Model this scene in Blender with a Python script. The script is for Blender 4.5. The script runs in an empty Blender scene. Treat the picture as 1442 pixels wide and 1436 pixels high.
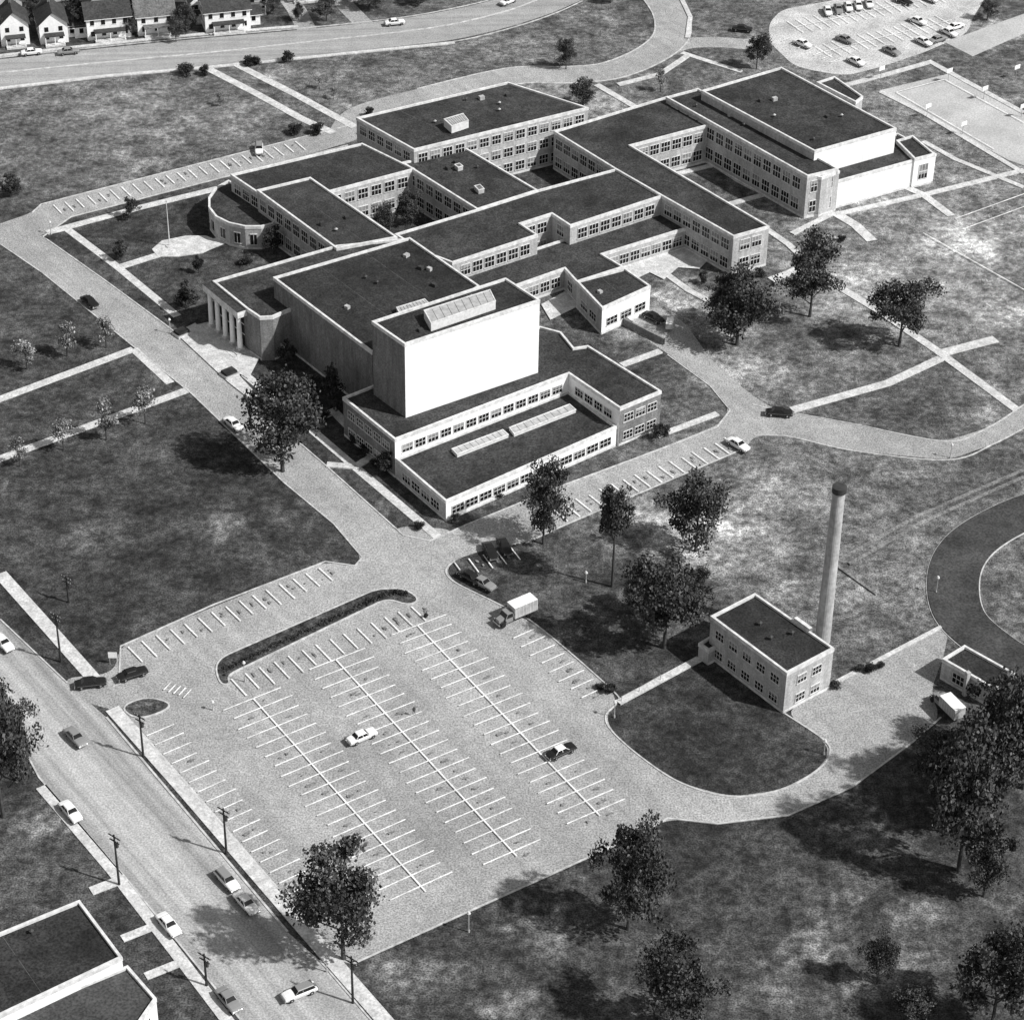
import bpy, math, random
import numpy as np
from mathutils import Vector, Matrix
random.seed(7); rng=np.random.default_rng(11)
S=bpy.context.scene
# ---------------- survey: aerial-photogrammetry rectification (plan points on level planes) -------------
H=260.0; FL=3420.0; TH=math.atan(.715); RHO=.017
fw=Vector((0,math.cos(TH),-math.sin(TH))); r0=Vector((1,0,0)); u0=Vector((0,math.sin(TH),math.cos(TH)))
RR=r0*math.cos(RHO)+u0*math.sin(RHO); UU=u0*math.cos(RHO)-r0*math.sin(RHO)
def G(u,v,z=0.0):
    d=RR*(u-721)+UU*(718-v)+fw*FL; t=(z-H)/d.z
    return Vector((d.x*t,d.y*t,z))
def P(l,z=0.0): return [G(a[0],a[1],z) for a in l]
def pxm(u,v):
    g=G(u,v); D=(g-Vector((0,0,H))).length
    al=math.asin(H/D); return FL/D, FL/D*math.cos(al)
# ---------------- materials ----------------
def base_mat(name,rough=.9):
    m=bpy.data.materials.new(name); m.use_nodes=True; nt=m.node_tree
    b=nt.nodes['Principled BSDF']; b.inputs['Roughness'].default_value=rough
    b.inputs['Specular IOR Level'].default_value=.25
    return m,nt,b
def nz(nt,vec,scale,amt,detail=None,lo=.32,hi=.68):
    n=nt.nodes.new('ShaderNodeTexNoise'); n.inputs['Scale'].default_value=scale
    n.inputs['Detail'].default_value=detail if detail is not None else (1.5 if scale>1 else 4)
    n.inputs['Roughness'].default_value=.62
    nt.links.new(vec,n.inputs['Vector'])
    r=nt.nodes.new('ShaderNodeMapRange'); r.inputs[1].default_value=lo; r.inputs[2].default_value=hi
    r.inputs[3].default_value=max(0,1-amt); r.inputs[4].default_value=1+amt
    nt.links.new(n.outputs['Fac'],r.inputs[0]); return r.outputs[0]
def mul(nt,a,b):
    m=nt.nodes.new('ShaderNodeMath'); m.operation='MULTIPLY'
    for i,x in enumerate((a,b)):
        if isinstance(x,(int,float)): m.inputs[i].default_value=x
        else: nt.links.new(x,m.inputs[i])
    return m.outputs[0]
def mp(nt,vec,scale,rot=0):
    m=nt.nodes.new('ShaderNodeMapping'); m.inputs['Scale'].default_value=scale; m.inputs['Rotation'].default_value=(0,0,rot)
    nt.links.new(vec,m.inputs['Vector']); return m.outputs[0]
def M(name,a,layers=((1.5,.2),(.08,.2)),rough=.9,streak=None,attr=None,obj=False):
    m,nt,b=base_mat(name,rough)
    g=nt.nodes.new('ShaderNodeNewGeometry'); vec=g.outputs['Position']
    v=a
    if attr:
        at=nt.nodes.new('ShaderNodeAttribute'); at.attribute_name=attr; v=at.outputs['Fac']
    for sc,am in layers: v=mul(nt,v,nz(nt,vec,sc,am))
    if streak:
        for (scl,rot,am,base) in streak: v=mul(nt,v,nz(nt,mp(nt,mp(nt,vec,(1,1,1),rot),scl),base,am))
    if isinstance(v,(int,float)): v=mul(nt,v,1.0)
    nt.links.new(v,b.inputs['Base Color']); return m
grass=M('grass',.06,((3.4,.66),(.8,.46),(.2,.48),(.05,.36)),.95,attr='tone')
# thin-turf worn patches
nt=grass.node_tree; b=nt.nodes['Principled BSDF']; src=b.inputs['Base Color'].links[0].from_socket
g=nt.nodes.new('ShaderNodeNewGeometry')
def patch(src,scale,lo,hi,top,rot,sc):
    n=nt.nodes.new('ShaderNodeTexNoise'); n.inputs['Scale'].default_value=scale; n.inputs['Detail'].default_value=6; n.inputs['Roughness'].default_value=.72
    nt.links.new(mp(nt,mp(nt,g.outputs['Position'],(1,1,1),rot),sc),n.inputs['Vector'])
    r2=nt.nodes.new('ShaderNodeMapRange'); r2.inputs[1].default_value=lo; r2.inputs[2].default_value=hi; r2.inputs[3].default_value=.94; r2.inputs[4].default_value=top; nt.links.new(n.outputs['Fac'],r2.inputs[0])
    return mul(nt,src,r2.outputs[0])
src=patch(src,.045,.56,.72,2.1,.3,(1,1,1)); src=patch(src,.14,.60,.74,1.9,.9,(1,.55,1))
nt.links.new(src,b.inputs['Base Color'])
soil=M('bare_soil',.3,((.9,.25),(.2,.3)),.95)
asph=M('asphalt_weathered',.335,((3.4,.42),(.5,.13),(.07,.13),(.02,.10)),.9,streak=[((1,.03,1),-math.radians(127-90),.12,.35)])
stain=M('oil_stain',.21,((2.5,.4),),.85)
street=M('street_surface',.37,((3.4,.3),(.3,.10)),.9,streak=[((1,.012,1),-math.radians(127-90),.36,.45)])
hwy=M('highway_surface',.33,((3.2,.3),(.3,.10)),.9,streak=[((.012,1,1),math.radians(-6),.22,.5)])
conc=M('concrete',.56,((2.8,.22),(.5,.22)),.85)
kerbm=M('kerb_concrete',.50,((.8,.35),),.85)
paint=M('road_paint',.84,((1.8,.22),(.35,.25)),.7)
roofm=M('gravel_roof',.043,((2.8,.55),(.5,.28),(.10,.45)),.95)
roofd=M('tar_roof',.029,((2.8,.55),(.5,.25),(.12,.45)),.9)
roofl=M('weathered_roof',.055,((2.5,.4),(.12,.45)),.95)
seam=M('roof_seam',.085,((.5,.6),),.9)
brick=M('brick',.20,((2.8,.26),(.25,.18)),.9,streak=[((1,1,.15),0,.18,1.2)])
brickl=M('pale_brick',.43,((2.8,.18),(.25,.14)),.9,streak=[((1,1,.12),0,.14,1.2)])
white=M('white_and_sunlit_wall',.88,((2.2,.06),(.2,.04)),.8,streak=[((1,1,.08),0,.05,.8)])  # white walls and trim; also the sunlit copy of the school brick
stone=M('limestone_coping',.66,((1.0,.25),),.8)
frame=M('window_frame',.66,((2,.1),),.6)
glass=M('window_glass',.015,((.5,.3),),.12)
blind=M('window_blind',.26,((.5,.4),),.5)
metal=M('galvanised_metal',.42,((1,.25),),.5)
darkm=M('dark_metal',.05,((1,.2),),.5)
wood=M('creosote_wood',.035,((2,.3),),.9)
bark=M('bark',.06,((1.5,.3),),.95)
trackm=M('cinder_track',.055,((2.5,.4),(.15,.4)),.95,)
court=M('court_surface',.46,((2.5,.2),(.08,.18)),.9)
shingle=M('shingle_roof',.05,((2.2,.35),(.3,.25)),.9)
shingle2=M('light_shingle_roof',.14,((2.2,.35),(.3,.25)),.9)
clap=M('clapboard',.5,((1,.15),),.8)
def leafm(name,a,amt=.6):
    m,nt,b=base_mat(name,.8)
    g=nt.nodes.new('ShaderNodeNewGeometry')
    v=mul(nt,a,nz(nt,g.outputs['Position'],.5,amt,1)); 
    r=nt.nodes.new('ShaderNodeMapRange'); r.inputs[3].default_value=.4; r.inputs[4].default_value=1.8
    nt.links.new(g.outputs['Random Per Island'],r.inputs[0]); v=mul(nt,v,r.outputs[0])
    nt.links.new(v,b.inputs['Base Color']); return m
leafd=leafm('foliage_dark',.060); leafp=leafm('foliage_pale',.22); leafk=leafm('foliage_evergreen',.035)
carw=M('car_paint_white',.8,(),.3); card=M('car_paint_black',.018,(),.22); carg=M('car_paint_grey',.25,(),.3)
tyre=M('tyre',.02,(),.9); cglass=M('car_glass',.015,(),.08); chrome=M('chrome',.55,(),.2)
chrome.node_tree.nodes['Principled BSDF'].inputs['Metallic'].default_value=.8
cloth=M('cloth_dark',.05,(),.9)
# ---------------- mesh builder ----------------
def area(p): return .5*sum(p[i].x*p[(i+1)%len(p)].y-p[(i+1)%len(p)].x*p[i].y for i in range(len(p)))
def offs(p,d,closed=True):
    n=len(p); out=[]
    for i in range(n):
        a=p[i-1] if (closed or i>0) else None; b=p[i]; c=p[(i+1)%n] if (closed or i<n-1) else None
        t1=(b-a).to_2d().normalized() if a is not None else None
        t2=(c-b).to_2d().normalized() if c is not None else None
        if t1 is None: t1=t2
        if t2 is None: t2=t1
        n1=Vector((-t1.y,t1.x)); n2=Vector((-t2.y,t2.x)); s=n1+n2
        if s.length<1e-4: s=n1
        s.normalize(); k=max(.35,s.dot(n1)); q=b.to_2d()+s*(d/k)
        out.append(Vector((q.x,q.y,b.z)))
    return out
class MB:
    def __init__(s): s.v=[];s.f=[];s.m=[];s.mats=[]
    def mi(s,m):
        if m not in s.mats: s.mats.append(m)
        return s.mats.index(m)
    def face(s,pts,m):
        k=len(s.v); s.v+= [tuple(p) for p in pts]; s.f.append(tuple(range(k,k+len(pts)))); s.m.append(s.mi(m))
    def prism(s,p,z0,z1,ms,mt):
        if area(p)<0: p=p[::-1]
        n=len(p)
        for i in range(n):
            a,b=p[i],p[(i+1)%n]
            s.face([(a.x,a.y,z0),(b.x,b.y,z0),(b.x,b.y,z1),(a.x,a.y,z1)],ms)
        s.face([(q.x,q.y,z1) for q in p],mt)
    def box(s,c,ux,sx,sy,z0,z1,m,mt=None):
        ux=Vector((ux[0],ux[1],0)).normalized(); uy=Vector((-ux.y,ux.x,0)); c=Vector((c[0],c[1],0))
        p=[c-ux*sx/2-uy*sy/2,c+ux*sx/2-uy*sy/2,c+ux*sx/2+uy*sy/2,c-ux*sx/2+uy*sy/2]
        s.prism(p,z0,z1,m,mt or m)
    def ring(s,p,z0,z1,o,i,m):
        if area(p)<0: p=p[::-1]
        a=offs(p,-o); b=offs(p,i); n=len(p)
        for k in range(n):
            j=(k+1)%n
            s.face([(a[k].x,a[k].y,z1),(a[j].x,a[j].y,z1),(b[j].x,b[j].y,z1),(b[k].x,b[k].y,z1)],m)
            s.face([(a[k].x,a[k].y,z0),(a[j].x,a[j].y,z0),(a[j].x,a[j].y,z1),(a[k].x,a[k].y,z1)],m)
            s.face([(b[j].x,b[j].y,z0),(b[k].x,b[k].y,z0),(b[k].x,b[k].y,z1),(b[j].x,b[j].y,z1)],m)
            s.face([(b[k].x,b[k].y,z0),(b[j].x,b[j].y,z0),(a[j].x,a[j].y,z0),(a[k].x,a[k].y,z0)],m)
    def ribbon(s,p,w,z0,z1,m,closed=False):
        a=offs(p,w/2,closed); b=offs(p,-w/2,closed); n=len(p)
        for k in range(n if closed else n-1):
            j=(k+1)%n
            s.face([(b[k].x,b[k].y,z1),(b[j].x,b[j].y,z1),(a[j].x,a[j].y,z1),(a[k].x,a[k].y,z1)],m)
            if z1-z0>.03:
                s.face([(b[k].x,b[k].y,z0),(b[j].x,b[j].y,z0),(b[j].x,b[j].y,z1),(b[k].x,b[k].y,z1)],m)
                s.face([(a[j].x,a[j].y,z0),(a[k].x,a[k].y,z0),(a[k].x,a[k].y,z1),(a[j].x,a[j].y,z1)],m)
    def tube(s,p,q,ra,rb,n,m,cap=True):
        p=Vector(p);q=Vector(q); d=(q-p).normalized(); x=d.orthogonal().normalized(); y=d.cross(x)
        A=[p+(x*math.cos(t)+y*math.sin(t))*ra for t in [2*math.pi*i/n for i in range(n)]]
        B=[q+(x*math.cos(t)+y*math.sin(t))*rb for t in [2*math.pi*i/n for i in range(n)]]
        for i in range(n):
            j=(i+1)%n; s.face([A[i],A[j],B[j],B[i]],m)
        if cap: s.face(B,m); s.face(A[::-1],m)
    def mesh(s,name):
        me=bpy.data.meshes.new(name); me.from_pydata(s.v,[],s.f)
        for m in s.mats: me.materials.append(m)
        me.polygons.foreach_set('material_index',s.m); me.update(); return me
    def obj(s,name,parent=None,tone=False):
        me=s.mesh(name)
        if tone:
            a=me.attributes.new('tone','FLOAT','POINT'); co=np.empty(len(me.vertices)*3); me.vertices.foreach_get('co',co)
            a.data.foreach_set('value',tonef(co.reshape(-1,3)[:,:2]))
        o=bpy.data.objects.new(name,me); S.collection.objects.link(o)
        if parent: o.parent=parent
        return o
def inst(me,name,loc,rot=0,scale=(1,1,1)):
    o=bpy.data.objects.new(name,me); S.collection.objects.link(o); o.location=loc; o.rotation_euler=(0,0,rot); o.scale=scale; return o
def rnd(p,r=4,k=5):
    out=[];n=len(p)
    for i in range(n):
        a,b,c=p[i-1],p[i],p[(i+1)%n]; ra=min(r,(a-b).length*.48); rc=min(r,(c-b).length*.48)
        s=b+(a-b).normalized()*ra; e=b+(c-b).normalized()*rc
        for j in range(k+1):
            t=j/k; out.append(s*(1-t)**2+b*2*t*(1-t)+e*t*t)
    return out
def smooth(p,k=7):
    out=[];n=len(p)
    for i in range(n-1):
        a=p[max(i-1,0)];b=p[i];c=p[i+1];d=p[min(i+2,n-1)]
        for j in range(k):
            t=j/k; out.append(.5*((2*b)+(c-a)*t+(2*a-5*b+4*c-d)*t*t+(3*b-a-3*c+d)*t**3))
    out.append(p[-1]); return out
# ---------------- ground ----------------
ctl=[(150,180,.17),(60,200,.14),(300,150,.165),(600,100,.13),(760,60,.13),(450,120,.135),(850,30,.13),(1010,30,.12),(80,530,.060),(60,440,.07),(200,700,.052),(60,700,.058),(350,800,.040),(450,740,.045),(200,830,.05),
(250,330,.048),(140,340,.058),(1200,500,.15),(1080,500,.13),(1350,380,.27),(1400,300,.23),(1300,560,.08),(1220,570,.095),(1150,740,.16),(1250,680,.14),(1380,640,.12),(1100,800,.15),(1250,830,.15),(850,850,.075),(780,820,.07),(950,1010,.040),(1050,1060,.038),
(1000,1200,.042),(800,1330,.055),(650,1400,.058),(1200,1250,.065),(1000,1370,.065),(1350,1150,.055),(1350,950,.10),(1400,850,.12),(1380,200,.18),(1240,300,.20),(1180,330,.19),(40,1150,.06),(100,1210,.07),(900,520,.075),(820,480,.08),(1050,250,.11),(960,400,.11),(440,600,.045),(350,20,.07),(100,20,.06),(1000,120,.14),(1420,60,.10),(1330,460,.20),(1050,650,.13),(540,300,.05),(770,240,.05),(1180,60,.2)]  # grass tones: paler dry fields, with distant haze put into the colour
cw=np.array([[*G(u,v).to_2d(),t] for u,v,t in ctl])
spots=[(925,745,6,.38),(1000,745,8,.5),(960,755,7,.34),(985,775,5,.4),(940,735,3,.5),(1040,525,7,.34),(1225,1170,2.5,.24),(1210,1180,3,.16),(1145,1330,3,.3),(1285,1285,3,.18),(1205,385,7,.38),(1240,420,7,.32),(1180,430,6,.32),(870,1400,3,.15),(575,1370,4,.18),(1095,1395,3,.17),(765,1300,3,.24),(330,740,3,.14),(310,755,2,.12),(520,730,4,.11),(970,455,5,.42),(960,430,5,.42),(955,410,4,.42),(975,445,3,.4),(1410,40,6,.4),(1380,60,5,.35),(1200,1000,6,.10),(60,1165,3,.2),(770,1335,2,.1),(1190,260,5,.28),(1230,280,5,.28),(180,150,9,.22),(720,70,7,.2),(900,470,5,.2),(1000,470,7,.24),(1120,690,8,.24),(1430,590,6,.2),(850,150,7,.36),(780,120,6,.36),(1300,640,3,.2),(870,760,3,.24),(1060,870,3,.24),(1110,835,4,.26),(1190,1395,3,.15),(720,1420,2.5,.24),(1360,340,9,.38),(1420,430,7,.32),(1180,1280,3,.15),(430,720,4,.1),(130,760,4,.1),(1090,770,4,.24),(1180,870,4,.22),(220,640,3,.09),(110,680,3,.09),(1050,1210,4,.09),(900,1190,3,.08),(1270,1360,4,.13),(340,180,5,.22),(80,230,6,.1),(940,885,3,.14),(1200,815,5,.2),(1290,760,5,.19)]
sw=np.array([[*G(u,v).to_2d(),r,t] for u,v,r,t in spots])
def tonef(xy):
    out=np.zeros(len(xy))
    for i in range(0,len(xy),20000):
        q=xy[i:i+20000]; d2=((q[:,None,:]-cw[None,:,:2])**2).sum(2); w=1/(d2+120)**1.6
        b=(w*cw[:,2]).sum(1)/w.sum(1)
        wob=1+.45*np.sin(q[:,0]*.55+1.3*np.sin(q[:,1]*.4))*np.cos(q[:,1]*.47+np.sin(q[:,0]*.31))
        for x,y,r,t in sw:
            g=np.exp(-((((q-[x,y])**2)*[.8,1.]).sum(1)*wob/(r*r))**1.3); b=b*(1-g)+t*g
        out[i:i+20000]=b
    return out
def axis(a,b,st,ext):
    m=list(np.arange(a,b+st,st)); lo=[a-e for e in ext][::-1]; hi=[m[-1]+e for e in ext]; return np.array(lo+m+hi)
ext=[20,60,150,400,1000,2500,6000]
xs=axis(-200,200,1.3,ext); ys=axis(200,660,1.5,ext)
X,Y=np.meshgrid(xs,ys); nx,ny=len(xs),len(ys)
V=np.stack([X.ravel(),Y.ravel(),np.zeros(nx*ny)],1)
I=np.arange(nx*ny).reshape(ny,nx); Fq=np.stack([I[:-1,:-1].ravel(),I[:-1,1:].ravel(),I[1:,1:].ravel(),I[1:,:-1].ravel()],1)
me=bpy.data.meshes.new('ground'); me.from_pydata(V.tolist(),[],Fq.tolist()); me.materials.append(grass)
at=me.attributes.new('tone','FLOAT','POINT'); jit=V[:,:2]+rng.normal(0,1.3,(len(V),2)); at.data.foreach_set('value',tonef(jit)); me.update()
S.collection.objects.link(bpy.data.objects.new('ground',me))
zr=[.02]
def nextz(): zr[0]+=.004; return zr[0]
def pave(name,px,m,r=4,kerb=None):
    p=P(px); p=rnd(p,r) if r else p; mb=MB(); z=nextz()
    mb.face([(q.x,q.y,z) for q in (p if area(p)>0 else p[::-1])],m); mb.obj(name)
def way(name,px,w,m,sm=False,z=None):
    p=P(px); p=smooth(p) if sm else p; mb=MB(); z=z or nextz(); mb.ribbon(p,w,0,z,m); mb.obj(name)
KB=MB()
def kerb(px,sm=False,closed=False,r=0,w=.26):
    p=P(px); p=smooth(p) if sm else p
    if r: p=rnd(p,r) if closed else p
    KB.ribbon(p,w,0,.15,kerbm,closed)
# roads
P4=[(-80,800),(0,872),(95,962),(150,1010),(405,1312),(450,1352),(580,1500),(400,1520),(290,1375),(180,1240),(55,1095),(0,985),(-80,900)]
pave('street',P4,street,0)
P1=[(85,955),(160,948),(170,908),(458,790),(500,800),(560,740),(640,745),(628,803),(640,820),(700,850),(755,880),(862,972),(868,990),(853,1008),(862,1030),(905,1068),(960,1103),(1030,1122),(1100,1112),(1150,1085),(1168,1062),(1160,1042),(1105,1003),(1172,965),(1250,925),(1337,877),(1330,920),(1310,975),(1325,1010),(1285,1045),(1200,1108),(1110,1148),(1010,1160),(940,1152),(900,1175),(497,1357),(455,1345),(425,1290),(200,1035),(165,1000),(120,990)]
pave('parking_lot',P1,asph,3)
P2=[(-20,325),(30,318),(65,335),(150,395),(245,465),(350,560),(460,655),(568,752),(610,765),(600,800),(560,820),(505,800),(508,782),(470,738),(400,680),(270,555),(165,470),(60,385),(0,342),(-20,345)]
pave('driveway',P2,asph,3)
P3=[(560,748),(600,765),(657,738),(945,625),(1015,597),(1028,575),(1000,542),(940,498),(905,475),(885,450),(925,430),(965,455),(1000,505),(1050,550),(1090,577),(1200,597),(1330,622),(1390,603),(1442,570),(1500,535),(1500,570),(1442,603),(1400,625),(1335,648),(1200,635),(1110,615),(1062,613),(1052,630),(790,742),(740,765),(690,772),(640,788),(628,804),(640,830),(575,810)]
pave('service_road',P3,asph,3)
P5=[(-60,92),(0,84),(100,73),(250,58),(430,42),(560,28),(640,14),(700,0),(760,-25),(880,-30),(820,0),(780,18),(720,38),(640,57),(540,68),(420,80),(300,92),(150,106),(0,124),(-60,132)]
pave('highway',P5,hwy,6)
pave('rear_driveway',[(-20,322),(45,300),(58,288),(420,195),(490,176),(508,196),(420,222),(100,305),(60,333),(0,345)],asph,3)
way('rear_drive_road',[(490,186),(515,160),(600,136),(720,108),(800,106),(860,100),(915,78),(945,52),(945,22),(928,-5),(900,-40)],9,asph,True)
way('rear_drive_road',[(930,75),(965,62),(1010,60),(1060,62),(1100,50)],6,asph,True)
pave('rear_parking_lot',[(1082,35),(1100,14),(1180,0),(1230,-20),(1400,-20),(1370,25),(1362,48),(1300,75),(1240,95),(1190,108),(1120,95),(1085,62)],M('gravel_lot',.50,((2.6,.35),(.15,.25)),.9),4)
way('street',[(400,-10),(418,15),(432,42)],5,asph); way('street',[(470,-10),(490,12),(512,34)],5,asph)
pave('ball_court',[(1238,128),(1338,104),(1460,172),(1460,240),(1420,226)],court,0)
pave('ball_court',[(1330,60),(1442,20),(1460,20),(1460,40),(1370,80)],court,0)
# concrete walks
walks=[([(-10,566),(188,492)],2.0),([(-10,650),(265,549)],2.0),([(188,492),(240,540)],1.8),
([(66,328),(93,322),(165,376),(250,446)],1.8),([(345,528),(430,598),(500,658),(617,757)],1.8),([(66,328),(200,292),(322,262)],2),([(170,376),(240,354),(300,338)],2),
([(294,98),(360,132),(425,168),(470,188)],2.2),([(330,90),(420,136),(500,180)],2.2),
([(0,808),(60,875),(133,957)],2.4),([(158,998),(260,1113),(400,1275),(560,1458)],2.4),([(58,1108),(160,1228),(250,1345),(330,1450)],1.8),
([(128,1255),(178,1236)],1.8),([(172,1322),(212,1306)],1.5),([(205,1375),(250,1357)],1.5),
([(1160,392),(1240,440),(1320,495),(1432,578)],2),([(1325,498),(1402,478)],2.4),([(1325,505),(1250,540),(1115,578)],2),
([(1175,300),(1205,318),(1228,340)],2.5),([(1180,302),(1300,275),(1442,240)],1.6),([(1270,262),(1300,275),(1340,305)],2),
([(960,75),(1000,88),(1045,102)],1.6),([(840,120),(895,152)],1.8),([(870,120),(930,105),(970,78)],1.6),([(1185,122),(1240,108),(1310,88),(1340,105)],1.6),([(1310,88),(1442,160)],1.6),([(1240,130),(1300,160),(1442,245)],1.4),([(1300,200),(1345,225),(1442,265)],1.4),
([(940,388),(970,410),(1005,428)],1.6),([(1085,395),(1112,385),(1135,372)],2),([(955,245),(1010,232)],1.5),([(1005,232),(1040,255),(1065,268)],1.5),([(1020,290),(1075,275)],1.5),([(1060,310),(1110,345),(1160,392)],1.6),([(1115,330),(1175,300)],1.4),
([(875,515),(930,495)],1.6),([(870,990),(985,928)],1.4),([(925,615),(1010,583)],1.4),([(-5,126),(150,108),(300,95),(420,83),(540,71),(640,61)],1.2),([(-5,80),(100,68),(250,52),(420,38)],1.2),
([(1337,877),(1240,928),(1175,962)],.7),([(430,598),(470,580),(490,600)],1.8),([(460,655),(500,658),(530,640)],1.6),([(960,0),(972,25),(968,55)],1.2)]
mb=MB()
for px,w in walks: mb.ribbon(P(px),w,0,nextz()+.03,conc)
mb.obj('sidewalk')
pave('entrance_plaza',[(247,470),(275,456),(325,505),(300,490),(365,560),(350,562),(322,540)],conc,0)
pave('entrance_plaza',[(262,462),(305,452),(368,500),(350,535),(325,520)],conc,0)
mb=MB(); mb.prism(P([(250,362),(222,362),(214,352),(228,340),(262,333),(290,333),(300,337),(322,333),(326,340),(300,350),(285,357)]),0,.2,conc,conc); mb.obj('flagpole_plaza')
pave('service_yard',[(862,372),(968,345),(1000,365),(985,380),(955,378),(935,395),(915,385),(900,392)],conc,0)
pave('service_yard',[(762,430),(808,405),(830,425),(775,452)],conc,0)
# kerbs
kerb([(0,872),(95,962)]); kerb([(150,1010),(405,1312)],w=.35); kerb([(450,1352),(560,1480)]); kerb([(55,1095),(180,1240),(290,1375),(350,1450)]); kerb([(-5,980),(55,1095)])
kerb([(168,948),(170,910),(300,852),(458,791),(500,797),(510,785),(470,738),(400,680),(270,555),(165,470),(60,385),(0,344)])
kerb([(65,337),(150,397),(245,467)]);kerb([(350,562),(460,657),(568,754),(605,762),(657,739),(800,681),(945,627),(1010,601),(1028,578),(1000,544),(940,500)])
kerb([(640,790),(628,803),(640,820),(700,850),(755,880),(862,972),(868,990),(853,1008),(862,1030),(905,1068),(960,1103),(1030,1122),(1100,1112),(1150,1085),(1168,1062),(1160,1042),(1105,1005)],True)
kerb([(1325,1010),(1285,1045),(1200,1108),(1110,1148),(1010,1160),(940,1152),(900,1175),(497,1357),(455,1345),(425,1290),(200,1035)])
kerb([(1060,570),(1090,577),(1200,597),(1330,622),(1390,603),(1442,570)],True); kerb([(1062,613),(1110,615),(1200,635),(1335,648),(1400,625),(1442,603)],True)
kerb([(1052,630),(790,742),(740,765)]); kerb([(0,126),(150,108),(300,94),(420,82),(540,70),(640,59),(720,40),(780,20),(820,2)],True); kerb([(0,82),(100,71),(250,56),(430,40),(560,26),(640,12),(700,-2)],True)
kerb([(0,103),(150,88),(300,74),(430,60),(560,46),(640,34),(720,14),(770,-6)],True,w=.5)
kerb([(45,300),(58,288),(420,195),(488,178)]); kerb([(60,334),(100,306),(420,223),(490,205)])
for sgn in (1,-1):
    c=offs(smooth(P([(600,136),(720,108),(800,106),(860,100),(915,78),(945,52),(945,22),(928,-5)])),sgn*4.6,False); KB.ribbon(c,.35,0,.15,kerbm)
def island(px,r=2):
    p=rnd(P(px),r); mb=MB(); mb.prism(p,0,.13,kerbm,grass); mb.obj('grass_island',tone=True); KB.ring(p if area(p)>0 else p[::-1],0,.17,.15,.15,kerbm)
isl=[(303,940),(312,926),(530,830),(570,829),(592,845),(575,853),(545,843),(320,951),(324,964),(310,964)]
island(isl,2); island([(168,996),(205,981),(242,990),(232,1002),(192,1014)],3)
KB.obj('kerb')
# markings
MK=MB(); ST=MB()
ZPv=[nextz()+.02]; ZS=nextz()
def mark(a,b,w=.2):
    d=(b-a).normalized(); n=Vector((-d.y,d.x,0))*w/2; z=ZPv[0]
    MK.face([(q.x,q.y,z) for q in (a-n,b-n,b+n,a+n)],paint)
def blot(c,d,rx,ry):
    global ZS
    ZS+=.00002; n=Vector((-d.y,d.x,0)); pts=[]
    for i in range(9):
        t=2*math.pi*i/9; k=random.uniform(.5,1.25); q=c+d*math.cos(t)*rx*k+n*math.sin(t)*ry*k; pts.append((q.x,q.y,ZS))
    ST.face(pts,stain)
def row(a,b,L1,L2,center=True,sp=2.75,skip=0,w=.22,st=.45):
    A=G(*a);B=G(*b);d=(B-A);n=int(d.length/sp);d.normalize();nn=Vector((-d.y,d.x,0))
    if center: mark(A,B,w)
    ZPv[0]+=.003
    for i in range(n+1):
        q=A+d*(i*sp+random.uniform(-.05,.05)); l1=L1*random.uniform(.9,1.05); l2=L2*random.uniform(.9,1.05)
        for sg,l in ((1,l1),(-1,l2)):
            if l>0:
                mark(q+nn*sg*.12,q+nn*sg*l,w)
                if random.random()<st:
                    for _ in range(random.choice((1,2))): blot(q+d*sp*random.uniform(.38,.62)+nn*sg*5*random.uniform(.25,.7),d,random.uniform(.12,.4),random.uniform(.2,.9))
    ZPv[0]+=.003
row((357,985),(600,1257),5.6,5.6); row((473,930),(728,1207),5.6,5.6); row((588,882),(845,1150),5.6,5.6)
row((206,1038),(428,1285),5.2,0,False); row((755,886),(858,975),0,5.2,False,st=.8)
row((325,957),(580,855),0,5.2,False,st=.85); row((180,912),(456,798),0,5,False,st=.7); row((800,736),(1048,634),5,0,False,st=.8); row((75,290),(418,200),0,5,False)
row((640,793),(735,768),0,4.5,False); row((270,972),(235,960),2.5,0,False,1.0,st=0)
row((1100,60),(1180,95),4,0,False,st=0); row((1120,40),(1330,-5),4,4,True,st=0); row((1160,75),(1340,30),4,4,True,st=0)
def poly(pts,w=.15):
    p=P(pts)
    for i in range(len(p)-1): mark(p[i],p[i+1],w)
poly([(1262,132),(1330,114),(1442,175)],.2); poly([(1262,132),(1400,212)],.2)
poly([(1345,310),(1442,275)],.25);poly([(1355,325),(1450,290)],.25);poly([(1300,330),(1442,410)],.2)
MK.obj('parking_markings'); ST.obj('oil_stain')
# running track
mb=MB(); p=smooth(P([(1520,700),(1448,720),(1385,752),(1352,785),(1342,825),(1352,868),(1390,905),(1442,937),(1520,965)])); mb.ribbon(p,9,0,nextz(),trackm); mb.obj('running_track')
mb=MB(); 
for s_ in (4.6,-4.6): mb.ribbon(offs(p,s_,False),.25,0,.12,kerbm)
mb.obj('track_kerb')
tl=M('worn_path',.20,((2.5,.5),(.2,.4)),.95)
for px in ([(1195,795),(1300,735),(1442,672)],[(1180,790),(1290,728),(1442,662)],[(1175,795),(1235,838)]): way('dirt_path',px,.6,tl)
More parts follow.
